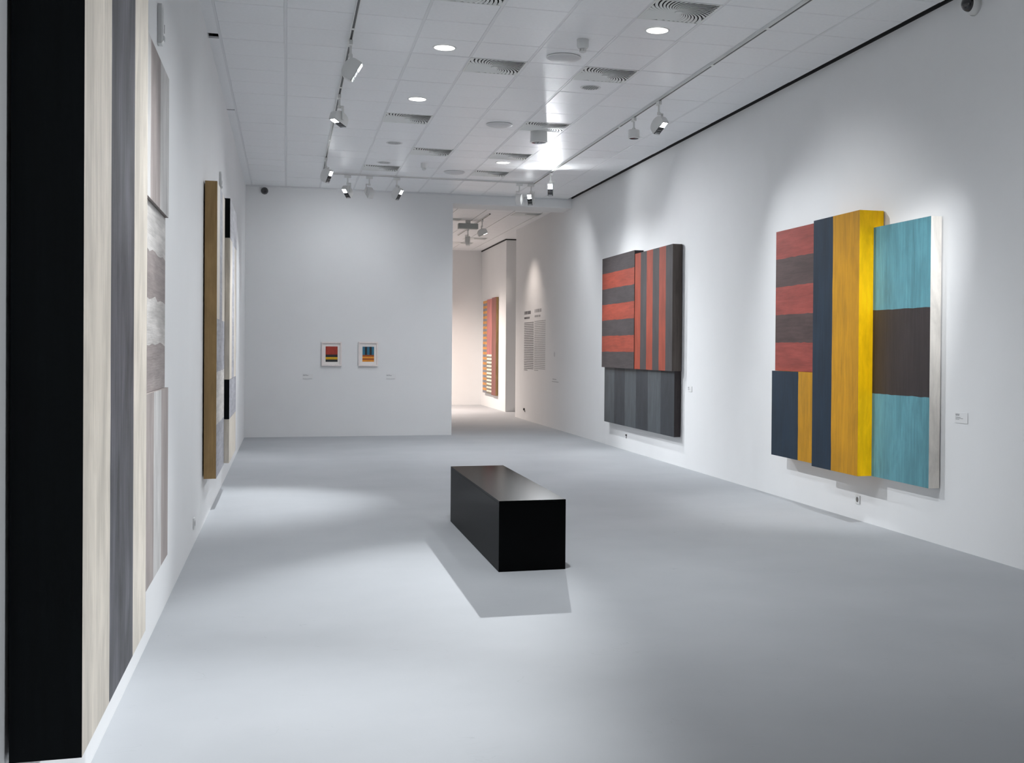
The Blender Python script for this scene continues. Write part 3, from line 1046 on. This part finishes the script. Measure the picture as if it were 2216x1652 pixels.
socket(XR, 10.01, 0.203, 'R', 'white socket on the right wall below the yellow painting')
socket(XL, 9.97, 0.185, 'L', 'white socket low on the left wall between the two paintings', 0.045)
t = thing('cable_outlet', (XR, 17.88, 0.25), 'tiny dark cable stub under the orange-red striped painting', 'cable outlet')
bx('plug', t, (-0.02, -0.001, -0.012, 0.012, -0.01, 0.015), BLACK, 0.002)
bx('cable', t, (-0.012, -0.006, -0.004, 0.004, -0.05, -0.008), BLACK)
t = thing('cable_outlet', (XR, 26.22, 0.22), 'tiny dark cable stub low on the wall below the wall text', 'cable outlet')
bx('plug', t, (-0.03, -0.001, -0.03, 0.03, 0.0, 0.05), BLACK, 0.003)
bx('cable', t, (-0.014, -0.006, -0.10, -0.02, -0.03, 0.0), BLACK)


def wall_alarm(y, z, s, label):
    t = thing('wall_alarm', (XL, y, z), label, 'alarm', 'white wall alarms')
    bm = bmesh.new()
    n = 12
    prof = []
    for k in range(n + 1):
        a = math.pi * k / n
        prof.append((0.040 * s * math.cos(a), 0.08 * s + 0.040 * s * math.sin(a)))
    prof += [(-0.040 * s, -0.12 * s), (0.040 * s, -0.12 * s)]
    back = [bm.verts.new((0.001, p, q)) for p, q in prof]
    mid = [bm.verts.new((0.024 * s, p, q)) for p, q in prof]
    fr = [bm.verts.new((0.034 * s, p * 0.8, q * 0.85)) for p, q in prof]
    N = len(prof)
    bm.faces.new(back); bm.faces.new(fr[::-1])
    for k in range(N):
        q = (k + 1) % N
        bm.faces.new((back[k], back[q], mid[q], mid[k])); bm.faces.new((mid[k], mid[q], fr[q], fr[k]))
    obj('housing', mesh_of('housing', bm, PLASTIC, smooth=True), t)
    bx('slot', t, (0.025 * s, 0.0355 * s, 0.010 * s, 0.020 * s, -0.05 * s, 0.0), BLACK)
    bx('lens', t, (0.028 * s, 0.039 * s, -0.024 * s, 0.024 * s, -0.098 * s, -0.072 * s), mat('alarm_lens', (0.75, 0.76, 0.76), 0.15), 0.002)


wall_alarm(7.13, 3.52, 1.0, 'white wall alarm above the nearest painting')
wall_alarm(13.45, 3.5, 0.85, 'small white wall alarm above the brown-edged painting')


def dome_camera(loc, direction, s, label, white):
    t = thing('dome_camera', loc, label, 'security camera', 'dome cameras')
    ax = 'X' if abs(direction[0]) else 'Y'
    d = direction[0] or direction[1]
    bm = bmesh.new()
    lathe(bm, [(0.085 * s, d * 0.001), (0.085 * s, d * 0.03 * s), (0.075 * s, d * 0.055 * s), (0.066 * s, d * 0.06 * s)], 32, True, True, axis=ax)
    obj('base', mesh_of('base', bm, PLASTIC if white else mat('camera_grey', (0.10, 0.10, 0.105), 0.5), smooth=True), t)
    bm = bmesh.new()
    pr = [(0.064 * s * math.cos(a), d * (0.060 * s + 0.064 * s * math.sin(a))) for a in [math.pi / 2 * k / 8 for k in range(8)]] + [(0.0008, d * 0.124 * s)]
    lathe(bm, pr, 32, False, True, axis=ax)
    obj('dome', mesh_of('dome', bm, DARKG, smooth=True), t)
    if white:
        bm = bmesh.new()
        lathe(bm, [(0.09 * s, 0.0), (0.093 * s, d * 0.012)], 32, False, False, axis=ax)
        obj('mount_ring', mesh_of('mount_ring', bm, PLASTIC, smooth=True), t)


dome_camera((XR, 8.12, 4.47), (-1, 0), 1.0, 'white dome camera with dark glass at the top right of the wall', True)
dome_camera((-0.40, YB, 4.50), (0, -1), 0.75, 'dark round camera at the top left of the end wall', False)
